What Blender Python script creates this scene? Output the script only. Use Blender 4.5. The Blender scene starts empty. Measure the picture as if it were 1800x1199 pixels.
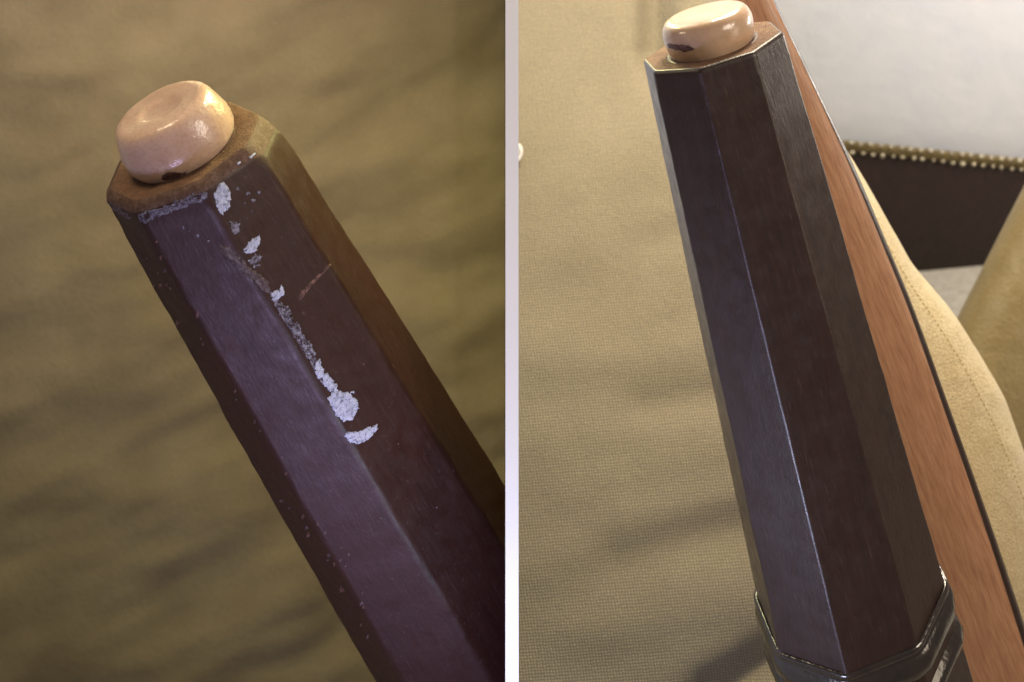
import bpy, bmesh, math, random
from mathutils import Vector, Matrix, noise
from mathutils.bvhtree import BVHTree
R_ = math.radians
random.seed(7)
S = 0.00015            # metres per photo pixel at the focus distance
D = 4000.0             # focus distance in those units
PITCH = Matrix.Rotation(R_(-38), 4, 'X')   # the camera looks down by 38 degrees

scene = bpy.context.scene
COL = scene.collection

# ------------------------------------------------------------ camera
cam = bpy.data.cameras.new('camera'); cam_o = bpy.data.objects.new('camera', cam); COL.objects.link(cam_o)
cam.sensor_width = 36; cam.lens = 36 * D / 1800
cam.clip_start = 0.01; cam.clip_end = 50
cam_o.location = (0, -D * S, 0); cam_o.rotation_euler = (R_(90), 0, 0)
cam.dof.use_dof = True; cam.dof.focus_distance = (D + 130) * S; cam.dof.aperture_fstop = 22
scene.camera = cam_o
scene.view_settings.view_transform = 'Standard'; scene.view_settings.look = 'None'
scene.view_settings.exposure = 0; scene.view_settings.gamma = 1

# ------------------------------------------------------------ world: dim indoor ambient
w = bpy.data.worlds.new('World'); scene.world = w; w.use_nodes = True
w.node_tree.nodes['Background'].inputs[0].default_value = (0.95, 0.86, 0.78, 1)
w.node_tree.nodes['Background'].inputs[1].default_value = 0.15

def V(px, py, d):
    k = (D + d) / D
    return Vector(((px - 900) * k, d, (599.5 - py) * k)) * S

# ------------------------------------------------------------ lamps
def lamp(name, pos, target, size, watts, col, size_y=None, spread=None):
    l = bpy.data.lights.new(name, 'AREA'); o = bpy.data.objects.new(name, l); COL.objects.link(o)
    l.energy = watts; l.color = col; l.size = size * S
    if spread: l.spread = R_(spread)
    if size_y: l.shape = 'RECTANGLE'; l.size_y = size_y * S
    p = Vector(pos) * S; t = Vector(target) * S
    o.location = p; o.rotation_euler = (t - p).to_track_quat('-Z', 'Y').to_euler()
# coordinates here: x right, y away, z up, from the picture centre, in photo pixels
lamp('warm_lamp_left', (-760, 950, 1150), (-720, 1500, 200), 360, 0.115, (1, .82, .58))
lamp('warm_fill_over_handle', (-60, 380, 1000), (-150, 420, -200), 240, 0.46, (1, .90, .34))  # added fill that brightens the left staff's narrow right facet
lamp('warm_lamp_right', (450, 350, 1850), (350, 1100, 100), 500, 1.2, (1, .88, .66))
lamp('front_fill', (2000, -1900, 1000), (600, 300, 0), 1000, 0.98, (1, .86, .70))  # added fill for the reddish bar and the added board's white edge
lamp('cool_window', (-560, -900, -1750), (-100, 200, 0), 600, 0.10, (.62, .52, .94), 420, 80)
lamp('cool_fill_low_right', (90, -330, -900), (450, 150, -100), 260, 0.12, (.66, .76, 1))  # added fill, mirrored in the right staff's left facet
lamp('warm_fill_cap', (-950, -350, 950), (-560, 0, 300), 240, 0.075, (1, .80, .54))  # added fill that lights the left button's top and the cap
lamp('warm_fill_right', (2700, -1000, 150), (500, 200, 0), 800, 0.17, (1, .82, .62))  # added fill that lifts the right staff's right facet
lamp('side_lamp_right', (2300, 1200, 1200), (700, 2400, 300), 500, 0.8, (1, .90, .78))

# ------------------------------------------------------------ helpers
def link(name, me, mat=None, parent=None):
    o = bpy.data.objects.new(name, me); COL.objects.link(o)
    if mat and not me.materials: me.materials.append(mat)
    if parent: o.parent = parent
    return o
def from_bm(name, bm, mat, parent=None, smooth=True, origin=None):
    if origin is not None:
        bmesh.ops.translate(bm, verts=bm.verts, vec=-origin)
    bmesh.ops.recalc_face_normals(bm, faces=bm.faces)
    me = bpy.data.meshes.new(name); bm.to_mesh(me); bm.free()
    if smooth:
        for p in me.polygons: p.use_smooth = True
    o = link(name, me, mat, parent)
    if origin is not None: o.location = origin
    return o
def wn(o):
    m = o.modifiers.new('weighted_normal', 'WEIGHTED_NORMAL'); m.weight = 80; m.keep_sharp = False
def tag(o, label, cat, group=None):
    o['label'] = label; o['category'] = cat
    if group: o['group'] = group
def thing(name, loc, label, cat):
    o = bpy.data.objects.new(name, None); COL.objects.link(o); o.location = loc
    o.empty_display_size = 0.01
    tag(o, label, cat); return o
def into(o, parent):           # parent while keeping place (unrotated parents only)
    o.parent = parent; o.location = o.location - parent.location

class Mat:
    def __init__(s, name, rough=.5, spec=.5, coat=0, coat_r=.2, sss=0, sheen=0):
        s.m = bpy.data.materials.new(name); s.m.use_nodes = True
        s.nt = s.m.node_tree; s.b = s.nt.nodes['Principled BSDF']
        s.b.inputs['Roughness'].default_value = rough
        s.b.inputs['Specular IOR Level'].default_value = spec
        s.b.inputs['Coat Weight'].default_value = coat
        s.b.inputs['Coat Roughness'].default_value = coat_r
        s.b.inputs['Sheen Weight'].default_value = sheen
        if sss:
            s.b.inputs['Subsurface Weight'].default_value = sss
            s.b.inputs['Subsurface Radius'].default_value = (1, .7, .5)
            s.b.inputs['Subsurface Scale'].default_value = 30 * S
        s.tc = s.nt.nodes.new('ShaderNodeTexCoord')
        s.h = None
    def n(s, t, **kw):
        x = s.nt.nodes.new(t)
        for k, v in kw.items(): setattr(x, k, v)
        return x
    def coords(s, scale, rot=(0, 0, 0), out='Object'):
        mp = s.n('ShaderNodeMapping'); mp.inputs['Scale'].default_value = [c / S for c in scale]
        mp.inputs['Rotation'].default_value = rot
        s.nt.links.new(s.tc.outputs[out], mp.inputs[0]); return mp.outputs[0]
    def noise(s, scale, detail=4, rough=.55, rot=(0, 0, 0), dist=0):
        if isinstance(scale, (int, float)): scale = (scale,) * 3
        x = s.n('ShaderNodeTexNoise'); x.inputs['Scale'].default_value = 1
        x.inputs['Detail'].default_value = detail; x.inputs['Roughness'].default_value = rough
        x.inputs['Distortion'].default_value = dist
        s.nt.links.new(s.coords(scale, rot), x.inputs['Vector']); return x.outputs['Fac']
    def ramp(s, fac, stops):
        r = s.n('ShaderNodeValToRGB'); e = r.color_ramp.elements
        while len(e) < len(stops): e.new(.5)
        for i, (p, c) in enumerate(stops):
            e[i].position = p; e[i].color = (*c, 1) if len(c) == 3 else c
        s.nt.links.new(fac, r.inputs[0]); return r.outputs[0]
    def mix(s, fac, a, b, mode='MIX'):
        x = s.n('ShaderNodeMix', data_type='RGBA', blend_type=mode)
        for sock, v in ((x.inputs[0], fac), (x.inputs[6], a), (x.inputs[7], b)):
            if hasattr(v, 'is_output'): s.nt.links.new(v, sock)
            elif isinstance(v, (int, float)): sock.default_value = v
            else: sock.default_value = (*v, 1)
        return x.outputs[2]
    def math(s, op, a, b=0.0):
        x = s.n('ShaderNodeMath', operation=op)
        for sock, v in ((x.inputs[0], a), (x.inputs[1], b)):
            if hasattr(v, 'is_output'): s.nt.links.new(v, sock)
            else: sock.default_value = v
        return x.outputs[0]
    def wave(s, scale, axis, dist=0, rot=(0, 0, 0), dscale=1):
        x = s.n('ShaderNodeTexWave', bands_direction=axis); x.inputs['Scale'].default_value = 1
        x.inputs['Distortion'].default_value = dist; x.inputs['Detail'].default_value = 1
        x.inputs['Detail Scale'].default_value = dscale
        s.nt.links.new(s.coords((scale,) * 3, rot), x.inputs['Vector']); return x.outputs['Fac']
    def color(s, c): s.nt.links.new(c, s.b.inputs['Base Color']) if hasattr(c, 'is_output') else setattr(s.b.inputs['Base Color'], 'default_value', (*c, 1)); return s
    def rough(s, c): s.nt.links.new(c, s.b.inputs['Roughness']); return s
    def bump(s, h, dist, strength=1.0):
        b = s.n('ShaderNodeBump'); b.inputs['Distance'].default_value = dist * S; b.inputs['Strength'].default_value = strength
        s.nt.links.new(h, b.inputs['Height'])
        if s.h: s.nt.links.new(s.h, b.inputs['Normal'])
        s.nt.links.new(b.outputs[0], s.b.inputs['Normal']); s.nt.links.new(b.outputs[0], s.b.inputs['Coat Normal'])
        s.h = b.outputs[0]; return s

# wood local frame: object z runs along the grain
def dark_wood(name, base, streak, speck, spec_amt, rough=.46, coat=.12):
    m = Mat(name, rough=rough, spec=.38, coat=coat, coat_r=.42)
    g = m.noise((.10, .10, .007), 5, .6)
    c = m.ramp(g, [(.25, base), (.75, streak)])
    big = m.noise((.012, .012, .006), 3)
    c = m.mix(m.ramp(big, [(.35, (0, 0, 0)), (.75, (.35, .35, .35))]), c, tuple(x * 1.7 for x in base))
    sp = m.noise(.11, 6, .75)
    c = m.mix(m.ramp(sp, [(spec_amt, (0, 0, 0)), (spec_amt + .1, (.55, .55, .55))]), c, speck)
    sc = m.noise((.35, .35, .006), 3, .6)
    c = m.mix(m.ramp(sc, [(.62, (0, 0, 0)), (.72, (.35, .35, .35))]), c, speck)
    m.color(c)
    m.rough(m.ramp(m.noise(.03, 4), [(.3, (rough - .08,) * 3), (.7, (rough + .14,) * 3)]))
    m.bump(m.noise((.16, .16, .06), 4), .5); m.bump(m.noise(.02, 3), .5)
    return m

M_shaft_l = dark_wood('dark_rosewood_worn', (.028, .0085, .006), (.046, .015, .010), (.12, .085, .09), .60)
M_shaft_r = dark_wood('dark_rosewood', (.014, .0042, .0018), (.030, .0105, .0045), (.10, .06, .04), .72, .36, .65)

m = Mat('worn_end_grain', rough=.72)
c = m.ramp(m.noise(.035, 5, .6), [(.25, (.14, .065, .032)), (.75, (.32, .17, .09))])
c = m.mix(m.ramp(m.noise(.22, 4, .7), [(.4, (0, 0, 0)), (.75, (.6, .6, .6))]), c, (.055, .026, .016))
m.color(c); m.bump(m.noise(.22, 5, .7), 5); M_end = m

m = Mat('worn_edge', rough=.68, spec=.3); m.color(m.ramp(m.noise(.09, 5, .7), [(.3, (.07, .036, .025)), (.55, (.14, .08, .058)), (.8, (.24, .17, .15))])); m.bump(m.noise(.2, 4), 1.5); M_worn = m
m = Mat('aged_bone', rough=.32, coat=.5, coat_r=.12, sss=.35)
c = m.ramp(m.noise(.012, 4), [(.3, (.62, .42, .31)), (.7, (.74, .54, .42))])
c = m.mix(m.ramp(m.noise(.16, 4), [(.5, (0, 0, 0)), (.8, (.4, .4, .4))]), c, (.38, .18, .09))
m.color(c); m.bump(m.noise((.06, .06, .06), 3, .6), 2.6, .7); M_bone = m
m = Mat('aged_bone_smooth', rough=.3, coat=.5, coat_r=.12, sss=.3)
m.color(m.ramp(m.noise(.02, 4), [(.3, (.45, .30, .19)), (.7, (.57, .40, .28))])); m.bump(m.noise(.05, 3), 2, .6); M_bone2 = m

m = Mat('brown_stain', rough=.5); m.color(m.ramp(m.noise(.1, 4), [(.3, (.05, .022, .022)), (.7, (.16, .085, .07))])); M_stain = m
m = Mat('chalky_white_paint', rough=.8)
c = m.ramp(m.noise(.13, 6, .8), [(.36, (.10, .08, .12)), (.47, (.50, .53, .70)), (.7, (.76, .79, .92))])
m.color(c); m.bump(m.noise(.3, 5, .7), 2); M_paint = m
m = Mat('thin_paint_smear', rough=.7)
m.color(m.ramp(m.noise(.16, 5, .7), [(.42, (.04, .018, .02)), (.53, (.20, .18, .24)), (.72, (.55, .56, .68))])); m.bump(m.noise(.3, 4), 3); M_smear = m
m = Mat('scuffed_wood', rough=.6)
m.color(m.ramp(m.noise(.14, 5, .7), [(.36, (.05, .022, .024)), (.55, (.11, .075, .075)), (.75, (.28, .23, .25))])); M_scuff = m
m = Mat('rim_sheen_scrape', rough=.5); m.color(m.ramp(m.noise(.2, 5, .7), [(.36, (.05, .025, .025)), (.52, (.15, .13, .18)), (.75, (.40, .40, .50))])); m.bump(m.noise(.3, 4), 1.5); M_rim = m  # pale blue of the rim's sheen put into the scrape's colour
m = Mat('scratch', rough=.6); m.color(m.ramp(m.noise(.15, 4), [(.4, (.07, .028, .022)), (.7, (.26, .13, .11))])); M_scratch = m

m = Mat('reddish_wood', rough=.42, coat=.35, coat_r=.3)
c = m.ramp(m.noise((.17, .17, .014), 6, .7), [(.28, (.33, .15, .078)), (.5, (.50, .25, .132)), (.72, (.62, .335, .19))])
c = m.mix(m.ramp(m.noise((.5, .5, .03), 3), [(.6, (0, 0, 0)), (.8, (.45, .45, .45))]), c, (.22, .10, .055))
m.color(c); m.bump(m.noise((.2, .2, .02), 4), .6); M_red = m

m = Mat('dark_metal', rough=.22, spec=.8, coat=.8, coat_r=.08)
m.color(m.ramp(m.noise(.03, 4), [(.3, (.010, .006, .005)), (.7, (.025, .014, .008))])); m.bump(m.noise(.03, 3), 2); M_horn = m

def cloth_mat(name, c0, c1, weave, wfac, period=6.3):
    m = Mat(name, rough=.8, sheen=.15, spec=.25)
    f = math.pi * 2 / period / 20 * 1.0   # wave texture: 20 rad per unit
    a = m.wave(f, 'X', 2.4, (0, R_(8), 0), 2); b = m.wave(f, 'Z', 2.4, (0, R_(4), 0), 2)
    wv = m.math('MULTIPLY', a, b)
    c = m.ramp(m.noise(.006, 5, .6), [(.3, c0), (.7, c1)])
    c = m.mix(m.ramp(m.noise(.11, 5, .7), [(.3, (0, 0, 0)), (.8, (.35, .35, .35))]), c, tuple(x * .7 for x in c0))
    if wfac: c = m.mix(m.math('MULTIPLY', m.math('SUBTRACT', 1.0, wv), wfac), c, weave)
    m.color(c)
    if wfac: m.bump(wv, 1.6)
    m.bump(m.noise(.05, 4), 2.0)
    return m
M_cloth_l = cloth_mat('olive_brown_cloth', (.225, .18, .122), (.28, .23, .158), (.1, .08, .05), 0)
M_cloth_r = cloth_mat('khaki_woven_cloth', (.39, .32, .185), (.46, .38, .225), (.10, .085, .07), .80)

m = Mat('white_plaster', rough=.85); m.color(m.ramp(m.noise(.008, 4), [(.3, (.60, .63, .70)), (.7, (.66, .67, .72))])); m.bump(m.noise(.02, 5, .6), 1.8); M_wall = m
m = Mat('dark_brown_leather', rough=.6); m.color(m.ramp(m.noise(.03, 5), [(.3, (.013, .005, .0045)), (.7, (.022, .008, .007))])); m.bump(m.noise(.05, 5), 3); M_leather = m
m = Mat('antique_brass', rough=.35, spec=.8); m.b.inputs['Metallic'].default_value = .6
m.color((.42, .37, .27)); M_nail = m
m = Mat('olive_cord', rough=.7); m.color(m.ramp(m.noise(.15, 3), [(.3, (.05, .035, .012)), (.7, (.14, .10, .03))])); M_cord = m
m = Mat('yellow_suede', rough=.9, sheen=.3)
c = m.ramp(m.noise(.03, 4), [(.3, (.70, .56, .31)), (.7, (.80, .67, .42))])
c = m.mix(m.ramp(m.noise(.24, 5, .8), [(.44, (0, 0, 0)), (.64, (.6, .6, .6))]), c, (.36, .24, .08))
m.color(c); m.bump(m.noise(.2, 5, .7), 7); M_suede = m
m = Mat('thread', rough=.8); m.color((.42, .28, .09)); M_thread = m
m = Mat('gold_satin', rough=.45, sheen=.2); m.color(m.ramp(m.noise(.02, 4), [(.3, (.17, .122, .042)), (.7, (.21, .152, .058))])); m.bump(m.noise(.1, 4), 2); M_gold = m
m = Mat('pale_carpet', rough=.95); c = m.ramp(m.noise(.05, 6, .75), [(.3, (.40, .37, .32)), (.6, (.58, .54, .48)), (.8, (.68, .63, .56))])
m.color(c); m.bump(m.noise(.09, 6, .75), 14); M_carpet = m
m = Mat('gap_stand_in_white', rough=.6); m.color((.86, .86, .86)); M_white = m
m = Mat('added_board_charcoal', rough=.85); m.color(m.ramp(m.noise(.05, 4), [(.3, (.035, .03, .028)), (.7, (.05, .045, .04))])); M_added_board = m
m = Mat('reflector_blue_grey', rough=.8); m.color(m.ramp(m.noise(.01, 4), [(.3, (.46, .52, .70)), (.7, (.52, .58, .76))])); M_grey_reflector = m  # reflector colour, lends its blue to the right staff's left facet
m = Mat('white_thread', rough=.7); m.color((.62, .58, .54)); M_loop = m

# ------------------------------------------------------------ octagonal tapered rod with a bone button
def frame_of(c0, c1, phase):
    u = (c1 - c0).normalized()
    v = Vector((0, -1, 0))
    e2 = (v - v.dot(u) * u).normalized()
    e1 = u.cross(e2)
    if e1.x < 0: e1 = -e1
    return u, e1, e2
def octo(r, phase, fillet, nf=4):
    """rounded octagon: list of (angle-space) 2-D points"""
    vs = [Vector((math.cos(phase + k * math.pi / 4), math.sin(phase + k * math.pi / 4))) * r for k in range(8)]
    pts = []
    for k in range(8):
        p, q, n_ = vs[k - 1], vs[k], vs[(k + 1) % 8]
        a = q + (p - q).normalized() * fillet; b = q + (n_ - q).normalized() * fillet
        for j in range(nf + 1):
            t = j / nf
            pts.append((1 - t) ** 2 * a + 2 * t * (1 - t) * q + t * t * b)
    return pts
def rod(name, c0, c1, L, r0, r1, phase, mat, end_mat, parent, chamfer, fillet, dish, seed, wear):
    """c0 cap centre, c1 reference point; local z runs along the axis away from the cap"""
    u, e1, e2 = frame_of(c0, c1, phase)
    Lref = (c1 - c0).length / S
    bm = bmesh.new(); rings = []
    zs = []
    # end face rings (inner to outer), then chamfer, then the length
    prof = [(0.30, dish), (0.55, dish), (0.72, dish * .6), (0.86, dish * .15), (1 - chamfer / r0, 0), (1 - chamfer * .35 / r0, chamfer * .30), (1.0, chamfer * .95)]
    for f, z in prof: zs.append((z, r0 * f, True))
    n = 90
    for i in range(1, n + 1):
        z = chamfer + (L - chamfer) * (i / n) ** 1.25
        zs.append((z, r0 + (r1 - r0) * z / Lref, False))
    for z, r, capz in zs:
        ring = []
        for p in octo(r, phase, fillet * (1.0 if not capz else min(1, r / r0)) + (chamfer * .5 if z < 40 else 0)):
            rr = p.copy()
            nz = noise.noise(Vector((p.x * .012, p.y * .012, z * .006 + seed)))
            fine = noise.noise(Vector((p.x * .05, p.y * .05, z * .03 + seed)))
            k = 1 + (nz * wear * 1.3 + fine * wear * .7) / r0
            if z < chamfer + 4 and r > r0 * .8: k += fine * wear * 1.2 / r0
            rr *= k
            zz = z + (fine * wear * .8 + nz * wear if capz else 0)
            if wear > 1.5:      # the corner on the right is rubbed round
                kx = min(1, max(0, (p.x / r0 - .45) / .5)); kx = kx * kx * (3 - 2 * kx)
                ff = min(1, max(0, (r / r0 - .72) / .28)) ** 2 if z < 30 else 1
                zz += kx * 30 * ff * math.exp(-max(0, z - chamfer) / 45)
                rr *= 1 - .05 * kx * math.exp(-z / 40) * ff
            ring.append(bm.verts.new(Vector((rr.x, rr.y, zz)) * S))
        rings.append(ring)
    cv = bm.verts.new(Vector((0, 0, dish * S)))
    N = len(rings[0])
    for j in range(N): 
        f = bm.faces.new((cv, rings[0][j], rings[0][(j + 1) % N])); f.material_index = 1
    ncap = len(prof)
    for i in range(len(rings) - 1):
        for j in range(N):
            f = bm.faces.new((rings[i][j], rings[i][(j + 1) % N], rings[i + 1][(j + 1) % N], rings[i + 1][j]))
            f.material_index = 1 if i < ncap - 3 else (2 if i < ncap - 1 else 0)
    bm.faces.new(rings[-1])
    bmesh.ops.recalc_face_normals(bm, faces=bm.faces)
    me = bpy.data.meshes.new(name); bm.to_mesh(me)
    for p in me.polygons: p.use_smooth = True
    me.materials.append(mat.m); me.materials.append(end_mat.m); me.materials.append(M_worn.m if wear > 1.5 else mat.m)
    M = Matrix((e1, e2, u)).transposed().to_4x4()
    if M.determinant() < 0: pass
    o = bpy.data.objects.new(name, me); COL.objects.link(o)
    o.parent = parent
    M.translation = c0 - parent.location
    o.matrix_local = M
    wn(o)
    MW = M.copy(); MW.translation = c0
    bvh = BVHTree.FromPolygons([MW @ v.co for v in bm.verts], [[v.index for v in f.verts] for f in bm.faces]) if not bm.verts.ensure_lookup_table() else None
    bm.free()
    return o, MW, bvh
def lathe(bm, prof, seg=64, wob=0, seed=0, z_in=None):
    rings = []
    for r, z in prof:
        if r <= 0: rings.append([bm.verts.new((0, 0, z * S))]); continue
        ring = []
        for j in range(seg):
            a = j / seg * 2 * math.pi
            k = 1 + wob * noise.noise(Vector((math.cos(a) * 1.3, math.sin(a) * 1.3, z * .01 + seed)))
            dz = wob * 30 * noise.noise(Vector((math.cos(a) * r * .02, math.sin(a) * r * .02, seed + 9)))
            ring.append(bm.verts.new((math.cos(a) * r * k * S, math.sin(a) * r * k * S, (z + dz) * S)))
        rings.append(ring)
    for a, b in zip(rings, rings[1:]):
        for j in range(seg):
            j2 = (j + 1) % seg
            if len(a) == 1: bm.faces.new((a[0], b[j], b[j2]))
            elif len(b) == 1: bm.faces.new((a[j], b[0], a[j2]))
            else: bm.faces.new((a[j], b[j], b[j2], a[j2]))
def placed(name, bm, MW, parent, mat):
    o = from_bm(name, bm, mat.m, parent); M = MW.copy(); M.translation = MW.translation - parent.location
    o.matrix_local = M; return o

def bvh_of(o_me, MW):
    return BVHTree.FromPolygons([MW @ v.co for v in o_me.vertices], [list(p.vertices) for p in o_me.polygons])

CAMP = Vector((0, -D * S, 0))
def patch(name, outline, bvh, mat, parent, lift=1.6, jitter=1.5, label=None, seed=0, dens=2.2):
    """a thin raised flake that lies on the surface it was cast upon"""
    # refine the outline with ragged edge
    pts = []
    n = len(outline)
    for i in range(n):
        a, b = Vector(outline[i]), Vector(outline[(i + 1) % n])
        steps = max(1, int((b - a).length / 1.6))
        for k in range(steps):
            p = a.lerp(b, k / steps)
            q = Vector((p.x * .16, p.y * .16, seed)); q2 = q * 2.7
            p += Vector((noise.noise(q) + .5 * noise.noise(q2), noise.noise(q + Vector((0, 0, 50))) + .5 * noise.noise(q2 + Vector((0, 0, 50))))) * jitter * 1.5
            pts.append(p)
    c = sum(pts, Vector((0, 0))) / len(pts)
    bm = bmesh.new()
    levels = [(1.0, -.8), (.97, .55), (.86, .9), (.6, 1.0), (.3, 1.05)]
    rings = []
    for f, h in levels:
        ring = []
        for p in pts:
            q = c.lerp(p, f)
            dirv = (V(q.x, q.y, 0) - CAMP).normalized()
            loc, nor, idx, dist = bvh.ray_cast(CAMP, dirv)
            if loc is None:
                ring.append(None); continue
            if nor.dot(dirv) > 0: nor = -nor
            hh = h * lift * (1 + .7 * noise.noise(Vector((q.x * .15, q.y * .15, seed))) * (h > 0))
            ring.append(bm.verts.new(loc + nor * hh * S))
        rings.append(ring)
    N = len(pts)
    for a, b in zip(rings, rings[1:]):
        for j in range(N):
            q = (a[j], a[(j + 1) % N], b[(j + 1) % N], b[j])
            if None in q: continue
            try: bm.faces.new(q)
            except ValueError: pass
    last = [v for v in rings[-1] if v]
    if len(last) > 2:
        try: bm.faces.new(last)
        except ValueError: pass
    org = V(c.x, c.y, 0)
    o = from_bm(name, bm, mat.m, None)
    o.parent = parent; o.location = -parent.location
    if label: o['label'] = label
    return o
def Z2(pts): return [(340 + x / 2.22, 280 + y / 2.22) for x, y in pts]

# ---------------- left handle
c0 = V(323, 262, 0); c1 = V(730, 948, 498)
H1 = thing('wooden_staff', c0, 'worn dark octagonal staff end with white paint chips down one ridge and a bone button', 'staff')
ph = R_(88.5)
sh, MW, bvh = rod('shaft', c0, c1, 1700, 166, 209, ph, M_shaft_l, M_end, H1, 17, 10, 5, 3.1, 2.2)
# the far end stops inside the board between the two setups
bmx = bmesh.new(); bmx.from_mesh(sh.data)
inv = MW.inverted()
pl = inv @ Vector((-4 * S, 0, 0)); nn = (inv.to_3x3() @ Vector((1, 0, 0))).normalized()
bmesh.ops.bisect_plane(bmx, geom=bmx.verts[:] + bmx.edges[:] + bmx.faces[:], plane_co=pl, plane_no=nn, clear_outer=True)
bmx.to_mesh(sh.data); bmx.free()

bm = bmesh.new()
prof = [(q, -89 + 5.2 * math.exp(-(q / 38) ** 8)) for q in range(0, 77, 4)] + [(81, -88.2), (86, -86), (90, -82), (94, -75), (98, -64), (102, -48), (105, -36), (105, -24), (103, -11), (98, -1), (90, 10)]
lathe(bm, prof, 96, .035, 4)
# off-centre shallow dimple
bt = placed('button', bm, MW, H1, M_bone)
bb = bvh_of(bt.data, MW); wn(bt)
patch('stain', [(284, 309), (294, 304), (308, 302), (320, 303), (330, 301), (326, 307), (312, 313), (298, 317), (286, 316)], bb, M_stain, bt, .8, 1.2, seed=2).location = Vector()
st = [o for o in bt.children][0]; st.parent = H1; st.location = -H1.location
# dark gap where the button meets the wood
bm = bmesh.new(); lathe(bm, [(88, 5), (97, 3), (104, 4.5), (106, 9), (88, 9)], 64, .04, 8); placed('glue_line', bm, MW, H1, M_stain)

marks = [
 ([(290,500),(312,520),(345,560),(385,620),(425,690),(470,762),(505,830),(535,885),(525,905),(495,860),(462,800),(420,740),(385,680),(345,610),(310,555)], M_smear),
 ([(80,130),(92,108),(115,88),(135,110),(148,160),(135,195),(110,215),(90,190)], M_paint),
 ([(140,240),(183,238),(180,285),(165,298),(148,275)], M_smear),
 ([(190,365),(225,310),(262,293),(258,330),(240,365),(205,370)], M_paint),
 ([(215,395),(235,365),(268,378),(262,410),(235,425)], M_smear),
 ([(298,545),(310,520),(350,492),(360,525),(320,555)], M_paint),
 ([(330,575),(370,565),(382,600),(360,638),(335,610)], M_smear),
 ([(385,650),(410,630),(425,680),(442,706),(435,730),(400,690)], M_smear),
 ([(430,700),(452,706),(478,765),(466,780),(438,745)], M_smear),
 ([(468,800),(490,780),(512,825),(505,850),(488,860)], M_paint),
 ([(500,850),(520,830),(560,880),(565,905),(540,910),(505,885)], M_paint),
 ([(520,930),(545,905),(600,905),(640,940),(645,975),(620,1015),(590,1025),(555,1000),(535,965)], M_paint),
 ([(614,915),(618,903),(627,905),(625,918)], M_paint),
 ([(588,1080),(605,1064),(640,1065),(690,1042),(718,1030),(722,1050),(690,1090),(650,1112),(610,1105)], M_paint)]
for i, (p, mt) in enumerate(marks):
    patch('paint_chip', Z2(p), bvh, mt, H1, 1.5 if mt is M_paint else .6, 2.6, seed=i * 3.3)
patch('paint_chip', [(437,276),(448,268),(450,271),(440,279)], bvh, M_paint, H1, 1.2, .8, seed=70)
patch('paint_chip', [(416,287),(422,283),(424,286),(418,290)], bvh, M_paint, H1, 1.2, .5, seed=71)
for i, p in enumerate([[(90,335),(120,325),(200,400),(290,480),(305,525),(280,520),(190,440),(120,380)]]):
    patch('scuff_mark', Z2(p), bvh, M_scuff, H1, .9, 3, seed=30 + i)
patch('scratch', Z2([(412,540),(420,515),(455,480),(535,405),(540,412),(465,490),(432,530),(418,550)]), bvh, M_scratch, H1, .8, .8, seed=40)
for i, (x, y, r) in enumerate([(436,340,5),(446,352,4),(430,356,3),(455,338,3),(442,371,2.5),(418,332,3),(333,404,3.5),(348,414,3),(366,424,3),(322,400,2.5),(483,666,2),(700,780,2),(768,892,3),(669,910,2),(613,975,2.5),(690,1017,2),(598,985,2.5),(578,976,3),(576,985,2),(494,880,3),(508,893,2.5),(474,590,2),(640,640,2),(735,1010,2)]):
    patch('fleck', [(x + r * math.cos(a) * random.uniform(.6, 1.3), y + r * math.sin(a) * random.uniform(.6, 1.3)) for a in [k * math.pi / 3 for k in range(6)]], bvh, M_scuff if i > 9 else M_smear, H1, .8, .8, seed=50 + i)
patch('rim_sheen_scrape', [(242,378),(262,371),(290,362),(322,350),(352,338),(366,335),(368,344),(352,354),(330,362),(300,373),(272,384),(252,392),(243,390)], bvh, M_rim, H1, .5, 4.2, seed=44)  # bluish sheen on the front rim, painted as a pale scraped patch
patch('rim_sheen_scrape', [(180,348),(196,357),(222,372),(232,382),(226,386),(206,374),(184,360)], bvh, M_scuff, H1, .6, 2, seed=46)
# scraped left ridge: little nicks
for i in range(34):
    y = random.uniform(400, 1120); x = 178 + (y - 345) * .568 + random.gauss(38, 14) * (.6 + .0004 * y)
    r = random.uniform(1.5, 4)
    patch('nick', [(x + r * math.cos(a) * random.uniform(.5, 1.2), y + r * 1.6 * math.sin(a) * random.uniform(.5, 1.3)) for a in [k * math.pi / 3 for k in range(6)]], bvh, M_scratch if i % 3 else M_scuff, H1, .8, .8, seed=90 + i)

# ---------------- right handle
c0 = V(1252, 80, 0); c1 = V(1479, 980, 370)
H2 = thing('wooden_staff', c0, 'smooth dark octagonal staff end with a glossy dark collar, beside the reddish bar', 'staff')
Lref = (c1 - c0).length / S
sh2, MW2, bvh2 = rod('shaft', c0, c1, 1400, 129, 179, R_(111), M_shaft_r, M_end, H2, 6, 3.5, 4, 9.4, 1.0)
bm = bmesh.new()
prof = [(0, -62), (30, -62), (56, -61.5), (66, -60), (73, -56), (78, -49), (81, -39), (81, -26), (79, -14), (76, -3), (70, 8)]
lathe(bm, prof, 80, .02, 14)
bt2 = placed('button', bm, MW2, H2, M_bone2)
bb2 = bvh_of(bt2.data, MW2); wn(bt2)
for i, p in enumerate([[(1172,76),(1190,78),(1212,80),(1222,86),(1206,91),(1186,88),(1174,84)]]):
    patch('stain', p, bb2, M_stain, H2, .8, 1.2, seed=5 + i)
bm = bmesh.new(); lathe(bm, [(70, 4), (78, 2), (84, 3), (86, 8), (70, 8)], 64, .04, 18); placed('glue_line', bm, MW2, H2, M_stain)

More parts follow.
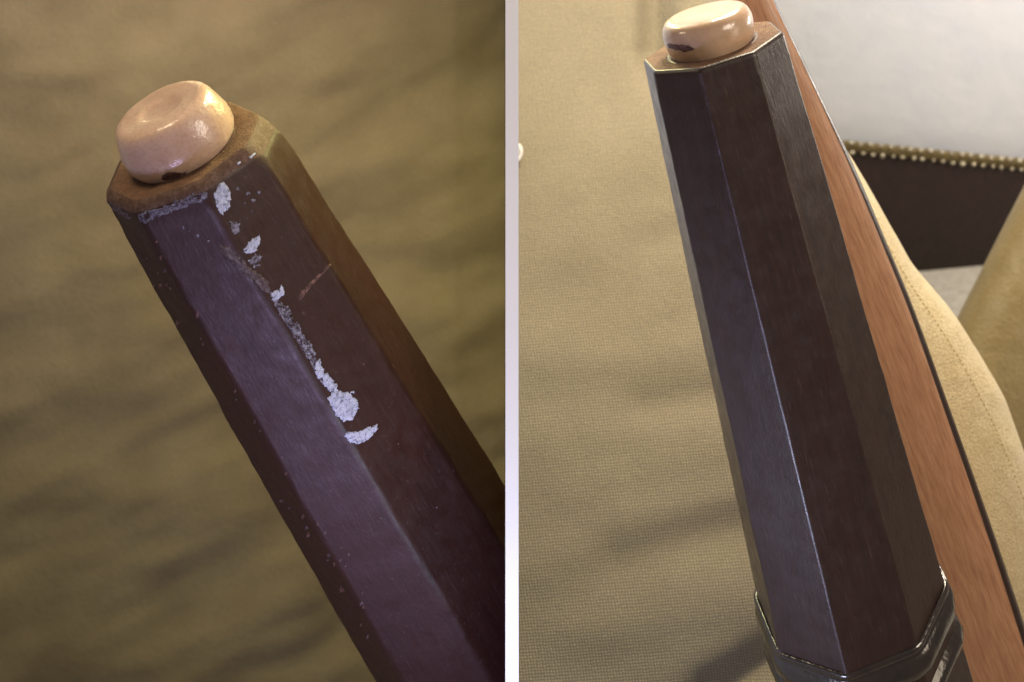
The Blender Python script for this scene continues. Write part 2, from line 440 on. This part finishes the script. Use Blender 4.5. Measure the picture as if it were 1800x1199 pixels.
# collar: octagonal seat, round bead, groove, second bead
zc = 1121.0
rc = 129 + 50 * zc / Lref
def oct_ring(r, z, blend):
    out = []
    pts = octo(1.0, R_(111), .09, 6)
    for p in pts:
        q = p * (r * (1 - blend)) + p.normalized() * r * blend
        out.append(Vector((q.x, q.y, z + q.y * .40 - q.x * .08)) * S)
    return out
bm = bmesh.new(); rings = []
for r, z, b in [(rc - 6, zc + 2, 0), (rc + 1, zc - 6, 0), (rc + 5, zc - 8, 0), (rc + 9, zc - 4, .05), (rc + 9, zc + 2, .15), (rc + 5, zc + 7, .3), (rc + 7, zc + 12, .6), (rc + 10, zc + 20, .8), (rc + 11, zc + 34, .9), (rc + 10, zc + 48, 1), (rc + 4, zc + 60, 1), (rc - 4, zc + 68, 1), (rc - 6, zc + 76, 1), (rc - 2, zc + 84, 1), (rc + 8, zc + 94, 1), (rc + 13, zc + 108, 1), (rc + 8, zc + 124, 1), (rc - 5, zc + 134, 1), (rc - 12, zc + 180, 1), (rc - 12, zc + 520, 1)]:
    rings.append([bm.verts.new(p) for p in oct_ring(r, z, b)])
N = len(rings[0])
for a, b in zip(rings, rings[1:]):
    for j in range(N): bm.faces.new((a[j], b[j], b[(j + 1) % N], a[(j + 1) % N]))
bm.faces.new(rings[-1])
co = placed('collar', bm, MW2, H2, M_horn)

# ---------------- reddish bar behind the right handle
def bar():
    ys = [-60, 0, 120, 280, 420, 550, 700, 900, 1060, 1260, 1450]
    right = [1344, 1366, 1424, 1500, 1560, 1613, 1667, 1738, 1792, 1856, 1915]
    wid = [90, 95, 120, 150, 165, 175, 190, 210, 225, 240, 255]
    dep = [150, 160, 190, 230, 265, 300, 345, 410, 460, 520, 580]
    import bisect
    def itp(a, t):
        i = min(max(int(t), 0), len(a) - 2); f = t - i
        p0 = a[max(i - 1, 0)]; p1 = a[i]; p2 = a[i + 1]; p3 = a[min(i + 2, len(a) - 1)]
        return .5 * ((2 * p1) + (-p0 + p2) * f + (2 * p0 - 5 * p1 + 4 * p2 - p3) * f * f + (-p0 + 3 * p1 - 3 * p2 + p3) * f ** 3)
    bm = bmesh.new(); rings = []
    n = 90
    org = V(1500, 600, 320)
    for i in range(n + 1):
        t = i / n * (len(ys) - 1)
        x, y, ww, dd = (itp(a, t) for a in (right, ys, wid, dep))
        # section: crowned face turned slightly to the right, thick body
        sec = []
        for (fx, fz) in [(-1, 30), (-.97, 10), (-.9, 0), (-.6, -4), (-.3, -3), (-.14, 2), (-.07, 7), (-.03, 13), (0, 24), (0, 50), (-.03, 80), (-.12, 92), (-.9, 92), (-1, 80)]:
            p = V(x + fx * ww, y, dd + 150 + fz + fx * -10)
            # undo the perspective growth caused by the local thickness: a solid of constant section
            k = (D + dd + 150) / (D + dd + 150 + fz + fx * -10)
            p.x *= k; p.z *= k
            sec.append(p - org)
        rings.append([bm.verts.new(p) for p in sec])
    N = len(rings[0])
    for a, b in zip(rings, rings[1:]):
        for j in range(N):
            f = bm.faces.new((a[j], b[j], b[(j + 1) % N], a[(j + 1) % N]))
            if 6 <= j <= 10: f.material_index = 1
    bm.faces.new(rings[0]); bm.faces.new(rings[-1])
    # turn so that local z follows the grain
    ax = (V(1856, 1260, 520) - V(1366, 0, 160)).normalized()
    q = ax.to_track_quat('Z', 'Y').to_matrix().to_4x4()
    bm.transform(q.inverted())
    o = from_bm('wooden_bar', bm, M_red.m); o.data.materials.append(M_shaft_r.m)
    o.matrix_world = Matrix.Translation(org) @ q
    wn(o)
    tag(o, 'long reddish brown wooden bar curving down behind the smooth dark staff', 'wooden bar')
bar()

# ---------------- cloths
def cloth(name, fx, nu, nv, mat, org, thick):
    bm = bmesh.new()
    g = [[bm.verts.new(fx(i / nu, j / nv) - org) for i in range(nu + 1)] for j in range(nv + 1)]
    for j in range(nv):
        for i in range(nu): bm.faces.new((g[j][i], g[j][i + 1], g[j + 1][i + 1], g[j + 1][i]))
    o = from_bm(name, bm, mat.m); o.location = org
    s = o.modifiers.new('thickness', 'SOLIDIFY'); s.thickness = thick * S; s.offset = -1 
    return o
def fold(px, py, x0, y0, x1, y1, wdt, amp):
    """ridge along a segment, fading at its ends"""
    a = Vector((x0, y0)); b = Vector((x1, y1)); d = b - a; L = d.length; d /= L
    r = Vector((px, py)) - a; s = r.dot(d); t = r.x * d.y - r.y * d.x
    e = max(0, 1 - max(0, -s, s - L) / (wdt * 3))
    e2 = min(1, max(0, s / (L * .35))) if False else 1
    return amp * math.exp(-(t / wdt) ** 2) * e * e
random.seed(21)
LF = []
for _ in range(34):
    x, y = random.uniform(-200, 900), random.uniform(-250, 900)
    a = R_(random.gauss(-24, 13)); L = random.uniform(60, 300)
    LF.append((x, y, x + L * math.cos(a), y + L * math.sin(a), random.uniform(16, 48), random.uniform(-8, 10) * (1 if y < 600 else .45)))
def left_cloth(u, v):
    px = -500 + 1391 * u; py = -450 + 2100 * v
    d = 1500 + (py - 600) * -.12
    for f in LF: d -= fold(px, py, *f)
    d -= 30 * noise.noise(Vector(((px - py * .5) * .0035, (py + px * .45) * .009, 2.2))) + 7 * noise.noise(Vector(((px - py * .5) * .010, (py + px * .45) * .022, 7)))
    d += 9 / (1 + math.exp(-(px - 800) / 18)) + max(0, px - 800) * .28     # the vertical fold near the board
    p = V(px, py, d)
    return p
o = cloth('backdrop_cloth', left_cloth, 300, 340, M_cloth_l, V(400, 600, 1500), 8)
tag(o, 'softly rumpled olive brown cloth far behind the chipped staff', 'cloth')

RF = [(1130, 715, 1330, 690, 38, -15), (1080, 985, 1400, 905, 50, -22), (1100, 925, 1400, 850, 44, 10), (1150, 425, 1260, 400, 30, -8), (960, 640, 1240, 610, 44, 6),
      (900, 1010, 1100, 970, 50, 8), (930, 330, 1160, 250, 60, 8), (1000, 1110, 1300, 1060, 50, 12), (880, 830, 1100, 800, 44, -6), (1060, 200, 1190, 150, 44, -5),
      (1150, 90, 1150, -250, 34, -75), (900, 540, 1150, 470, 46, -5), (1250, 1225, 1420, 1115, 40, -60)]  # last fold is deepened to stand for the collar's shadow
def right_cloth(u, v):
    py = -500 + 2100 * v
    edge = 1265 + py * .245
    px = 909 + (edge - 909) * u
    d = 1500 - (py + 200) * .50 
    for f in RF: d -= fold(px, py, *f)
    d -= 12 * noise.noise(Vector((px * .004, py * .007, 5.2))) + 1.5 * noise.noise(Vector((px * .015, py * .02, 1)))
    if u > .9: d += ((u - .9) / .1) ** 2 * 260          # turns away at its border
    p = V(px, py, d)
    return p
o = cloth('khaki_cloth', right_cloth, 240, 420, M_cloth_r, V(1100, 600, 1100), 8)
tag(o, 'khaki cloth with a fine visible weave spread under the smooth staff', 'cloth')

# little loop of white thread on the khaki cloth, beside the added board
bm = bmesh.new()
ctr = V(910, 268, 1240)
N = 40; seg = 8; rr = []
for i in range(N):
    a = i / N * 2 * math.pi
    c = Vector((math.cos(a) * 15, 0, math.sin(a) * 19)); nrm = Vector((math.cos(a), 0, math.sin(a)))
    th = 5.5 + .8 * math.sin(3 * a)
    rr.append([bm.verts.new((c + (nrm * math.cos(b) + Vector((0, 1, 0)) * math.sin(b)) * th) * S) for b in [k / seg * 2 * math.pi for k in range(seg)]])
for i in range(N):
    for k in range(seg): bm.faces.new((rr[i][k], rr[(i + 1) % N][k], rr[(i + 1) % N][(k + 1) % seg], rr[i][(k + 1) % seg]))
o = from_bm('thread_loop', bm, M_loop.m); o.location = ctr + Vector((-8 * S, 0, 0))
tag(o, 'small loop of white thread lying on the khaki cloth', 'thread')

# ---------------- added board between the two setups, also screening their lamps from each other
k = (D + 90) / D
hw = 11.5 * k
def box(bm, lo, hi, bev=0):
    r = bmesh.ops.create_cube(bm, size=1)
    for v in r['verts']:
        v.co = Vector([(lo[i] + hi[i]) / 2 + v.co[i] * (hi[i] - lo[i]) for i in range(3)]) * S
P0 = bpy.data.objects.new('added_partition', None); COL.objects.link(P0); P0['kind'] = 'structure'
bm = bmesh.new(); box(bm, (-hw + .6, 102, -1500), (hw - .6, 2600, 1500)); from_bm('added_board', bm, M_added_board.m, P0, False)  # unseen sides kept dark against stray light and reflections
bm = bmesh.new(); box(bm, (-hw - 1.4, 214, -1490), (-hw + .4, 1480, 1490)); from_bm('tan_reflector', bm, M_cloth_r.m, P0, False)  # added reflector that gives the left staff's right facet its gold
bm = bmesh.new(); box(bm, (hw - .4, 104, -1490), (hw + .15, 2590, 1490)); from_bm('grey_reflector', bm, M_grey_reflector.m, P0, False)  # added reflector, mirrored in the right staff's left facet
bm = bmesh.new(); box(bm, (-hw, 90, -1500), (hw, 102, 1500)); from_bm('gap_stand_in_strip', bm, M_white.m, P0, False)  # stands in for the blank gap between the two setups

# ---------------- right background, in true horizontals and verticals
up = PITCH.to_3x3().inverted() @ Vector((0, 0, 1))
fwd = PITCH.to_3x3().inverted() @ Vector((0, 1, 0))
def hit(px, py, p0, nrm):
    d = (V(px, py, 0) - CAMP); t = (p0 - CAMP).dot(nrm) / d.dot(nrm); return CAMP + d * t
base = V(1650, 474, 2600)           # where the dark upholstery meets the carpet
side = Vector((1, 0, 0))
yaw = Matrix.Rotation(R_(7), 3, up)
side = (yaw @ Vector((1, 0, 0))).normalized(); nfw = (yaw @ fwd).normalized()
def slab(name, o0, w0, w1, h0, h1, t, mat, parent=None, seg=1, bev=0):
    """upright slab: along side w0..w1, height h0..h1, thickness t going back"""
    bm = bmesh.new(); r = bmesh.ops.create_cube(bm, size=1)
    for v in bm.verts:
        a = w0 + (v.co.x + .5) * (w1 - w0); b = (v.co.y + .5) * t; c = h0 + (v.co.z + .5) * (h1 - h0)
        v.co = side * a * S + nfw * b * S + up * c * S
    if bev:
        bmesh.ops.bevel(bm, geom=bm.edges[:], offset=bev * S, segments=4, affect='EDGES', profile=.5)
    o = from_bm(name, bm, mat.m, None, bev > 0)
    if parent: o.parent = parent
    o.location = o0 - (parent.location if parent else Vector()); return o
bm = bmesh.new()
for a, b in ((-1500, -4200), (3500, -4200), (3500, 2600), (-1500, 2600)):
    bm.verts.new(side * a * S + nfw * b * S)
bm.faces.new(bm.verts[:]); bmesh.ops.subdivide_edges(bm, edges=bm.edges[:], cuts=30, use_grid_fill=True)
for v in bm.verts: v.co += up * noise.noise(v.co * 40) * 6 * S
fl = from_bm('carpet', bm, M_carpet.m); fl.location = base; fl['kind'] = 'structure'
# the upholstery's top edge is found on its own front plane
top_l = hit(1500, 258, base, nfw); top_r = hit(1776, 286, base, nfw)
hgt = ((top_l + top_r) / 2 - base).dot(up) / S
hl = (top_l - base).dot(up) / S; hr = (top_r - base).dot(up) / S
al = (top_l - base).dot(side) / S; ar = (top_r - base).dot(side) / S
print('panel heights', hl, hr, al, ar)
U = thing('upholstered_bench', base, 'dark brown upholstered side with a beaded nailhead border below the pale wall', 'furniture')
bm = bmesh.new(); r = bmesh.ops.create_cube(bm, size=1)
sl = (hr - hl) / (ar - al)
for v in bm.verts:
    a = -900 + (v.co.x + .5) * 2500
    topz = hl + (a - al) * sl
    v.co = side * a * S + nfw * (v.co.y + .5) * 24 * S + up * (topz if v.co.z > 0 else -4) * S
bmesh.ops.bevel(bm, geom=bm.edges[:], offset=6 * S, segments=4, affect='EDGES', profile=.5)
from_bm('upholstery', bm, M_leather.m, U)
# border
rowdir = (top_r - top_l).normalized(); kk = (top_l - CAMP).length / (D * S)
pitch_ = 18.6 * kk
bm = bmesh.new()
cordn = 110
rings = []
upr = (up - up.dot(rowdir) * rowdir).normalized()
for i in range(-30, cordn):
    p = rowdir * i * pitch_ * .25 * S
    rad = 11 * kk * (1 + .12 * math.sin(i * math.pi / 2))
    rings.append([bm.verts.new(p + (upr * math.cos(b) * rad + nfw * math.sin(b) * rad * .5) * S) for b in [q * math.pi / 4 for q in range(8)]])
for a, b in zip(rings, rings[1:]):
    for j in range(8): bm.faces.new((a[j], b[j], b[(j + 1) % 8], a[(j + 1) % 8]))
cord = from_bm('border_cord', bm, M_cord.m, U); cord.location = top_l - base
bm = bmesh.new(); bmesh.ops.create_icosphere(bm, subdivisions=2, radius=4.1 * kk * S)
first = None
for i in range(-4, 20):
    for row, (dz, off) in enumerate(((9.5, .5), (-8.5, 0))):
        p = top_l + rowdir * (i + off) * pitch_ * S + upr * dz * kk * S - nfw * 5 * kk * S
        if first is None:
            first = from_bm('bead', bm, M_nail.m, U); o = first
        else:
            o = first.copy(); COL.objects.link(o)
        o.location = p - base + rowdir * random.uniform(-3, 3) * S + upr * random.uniform(-1.6, 1.6) * S
        q_ = random.uniform(.75, 1.15); o.scale = (q_ * random.uniform(.9, 1.25), q_, q_ * random.uniform(.8, 1.1))
# wall behind
wl = slab('wall', base + nfw * 40 * S, -1500, 3500, -10, 5200, 60, M_wall, bev=2); wl['kind'] = 'structure'

# gold cushion at the right
def outline_body(name, pts, d, thick, mat, bulge, tilt=None, label=None, cat=None, seed=0):
    """soft solid: outline traced on its own plane, rounded edges, real thickness"""
    n = len(pts); fine = []
    for i in range(n):
        p0, p1, p2, p3 = (Vector(pts[(i + q) % n]) for q in (-1, 0, 1, 2))
        for s in range(10):
            f = s / 10
            fine.append(.5 * ((2 * p1) + (-p0 + p2) * f + (2 * p0 - 5 * p1 + 4 * p2 - p3) * f * f + (-p0 + 3 * p1 - 3 * p2 + p3) * f ** 3))
    c = sum(fine, Vector((0, 0))) / len(fine); org = V(c.x, c.y, d)
    kd = (D + d) / D
    bm = bmesh.new(); rings = []
    prof = [(.0, 1.0), (.35, .98), (.6, .9), (.8, .75), (.9, .55), (.96, .35), (.99, .15), (1.0, 0)]
    prof = prof + [(f, -h) for f, h in reversed(prof[:-1])]
    for f, h in prof:
        if f == 0: rings.append([bm.verts.new(Vector((0, -h * thick / 2, 0)) * S)]); continue
        ring = []
        for p in fine:
            q = c.lerp(p, f)
            nz = noise.noise(Vector((q.x * .03, q.y * .03, seed + h))) * bulge
            dd = (tilt(q.x, q.y) if tilt else 0)
            v = Vector(((q.x - c.x) * kd, -h * thick / 2 + nz + dd, -(q.y - c.y) * kd)) * S
            ring.append(bm.verts.new(v))
        rings.append(ring)
    N = len(fine)
    for a, b in zip(rings, rings[1:]):
        for j in range(N):
            j2 = (j + 1) % N
            if len(a) == 1: bm.faces.new((a[0], b[j], b[j2]))
            elif len(b) == 1: bm.faces.new((a[j], b[0], a[j2]))
            else: bm.faces.new((a[j], b[j], b[j2], a[j2]))
    o = from_bm(name, bm, mat.m); o.location = org
    if label: tag(o, label, cat)
    return o
g = outline_body('gold_cushion', [(1585, 752), (1640, 646), (1668, 592), (1686, 553), (1712, 502), (1738, 450), (1765, 397), (1792, 344), (1820, 290), (1850, 240), (1990, 230), (2150, 420), (2200, 800), (2120, 1150), (1900, 1250), (1700, 1200), (1590, 1000)], 1500, 260, M_gold, 3,
    label='smooth gold satin cushion at the right edge of the yellow suede', cat='cushion', seed=3)
# yellow suede
T = thing('suede_cushion', V(1650, 700, 900), 'pale yellow suede cushion edge with a stitched seam beside the reddish bar', 'cushion')
sd = outline_body('cover', [(1450, 215), (1483, 258), (1524, 325), (1570, 407), (1602, 462), (1640, 508), (1682, 561), (1752, 676), (1779, 738), (1830, 900), (1850, 1100), (1820, 1300), (1650, 1350), (1450, 1100), (1420, 700), (1440, 350)], 900, 200, M_suede, 3, seed=8)
into(sd, T)
sbvh = BVHTree.FromPolygons([v.co + V(0, 0, 0) * 0 + (sd.location + T.location) for v in sd.data.vertices], [list(p.vertices) for p in sd.data.polygons])
seam = [(1560, 430), (1600, 500), (1646, 567), (1680, 620), (1709, 671), (1745, 742), (1775, 813), (1800, 880), (1815, 950)]
first = None
st_i = 0
for a, b in zip(seam, seam[1:]):
    a = Vector(a); b = Vector(b); n = int((b - a).length / 9)
    for i in range(n):
        p = a.lerp(b, (i + .5) / n); q = a.lerp(b, (i + .9) / n)
        def on(pt):
            dv = (V(pt.x, pt.y, 0) - CAMP).normalized(); l, nr, _, _ = sbvh.ray_cast(CAMP, dv); return (l, nr if nr is None or nr.dot(dv) < 0 else -nr)
        l0, n0 = on(p); l1, n1 = on(q)
        if l0 is None or l1 is None: continue
        if first is None:
            bm = bmesh.new(); bmesh.ops.create_icosphere(bm, subdivisions=1, radius=1)
            for v in bm.verts: v.co = Vector((v.co.x * 1.1, v.co.y * 1.1, v.co.z * 4.2)) * S
            first = from_bm('stitch', bm, M_thread.m, T); o = first
        else:
            o = first.copy(); COL.objects.link(o)
        M = (l1 - l0).normalized().to_track_quat('Z', 'Y').to_matrix().to_4x4(); M.translation = l0 + n0 * .4 * S - T.location
        o.matrix_local = M

# ---------------- tip everything to the camera's true pitch
bpy.context.view_layer.update()
for o in list(scene.objects):
    if o.parent is None: o.matrix_world = PITCH @ o.matrix_world
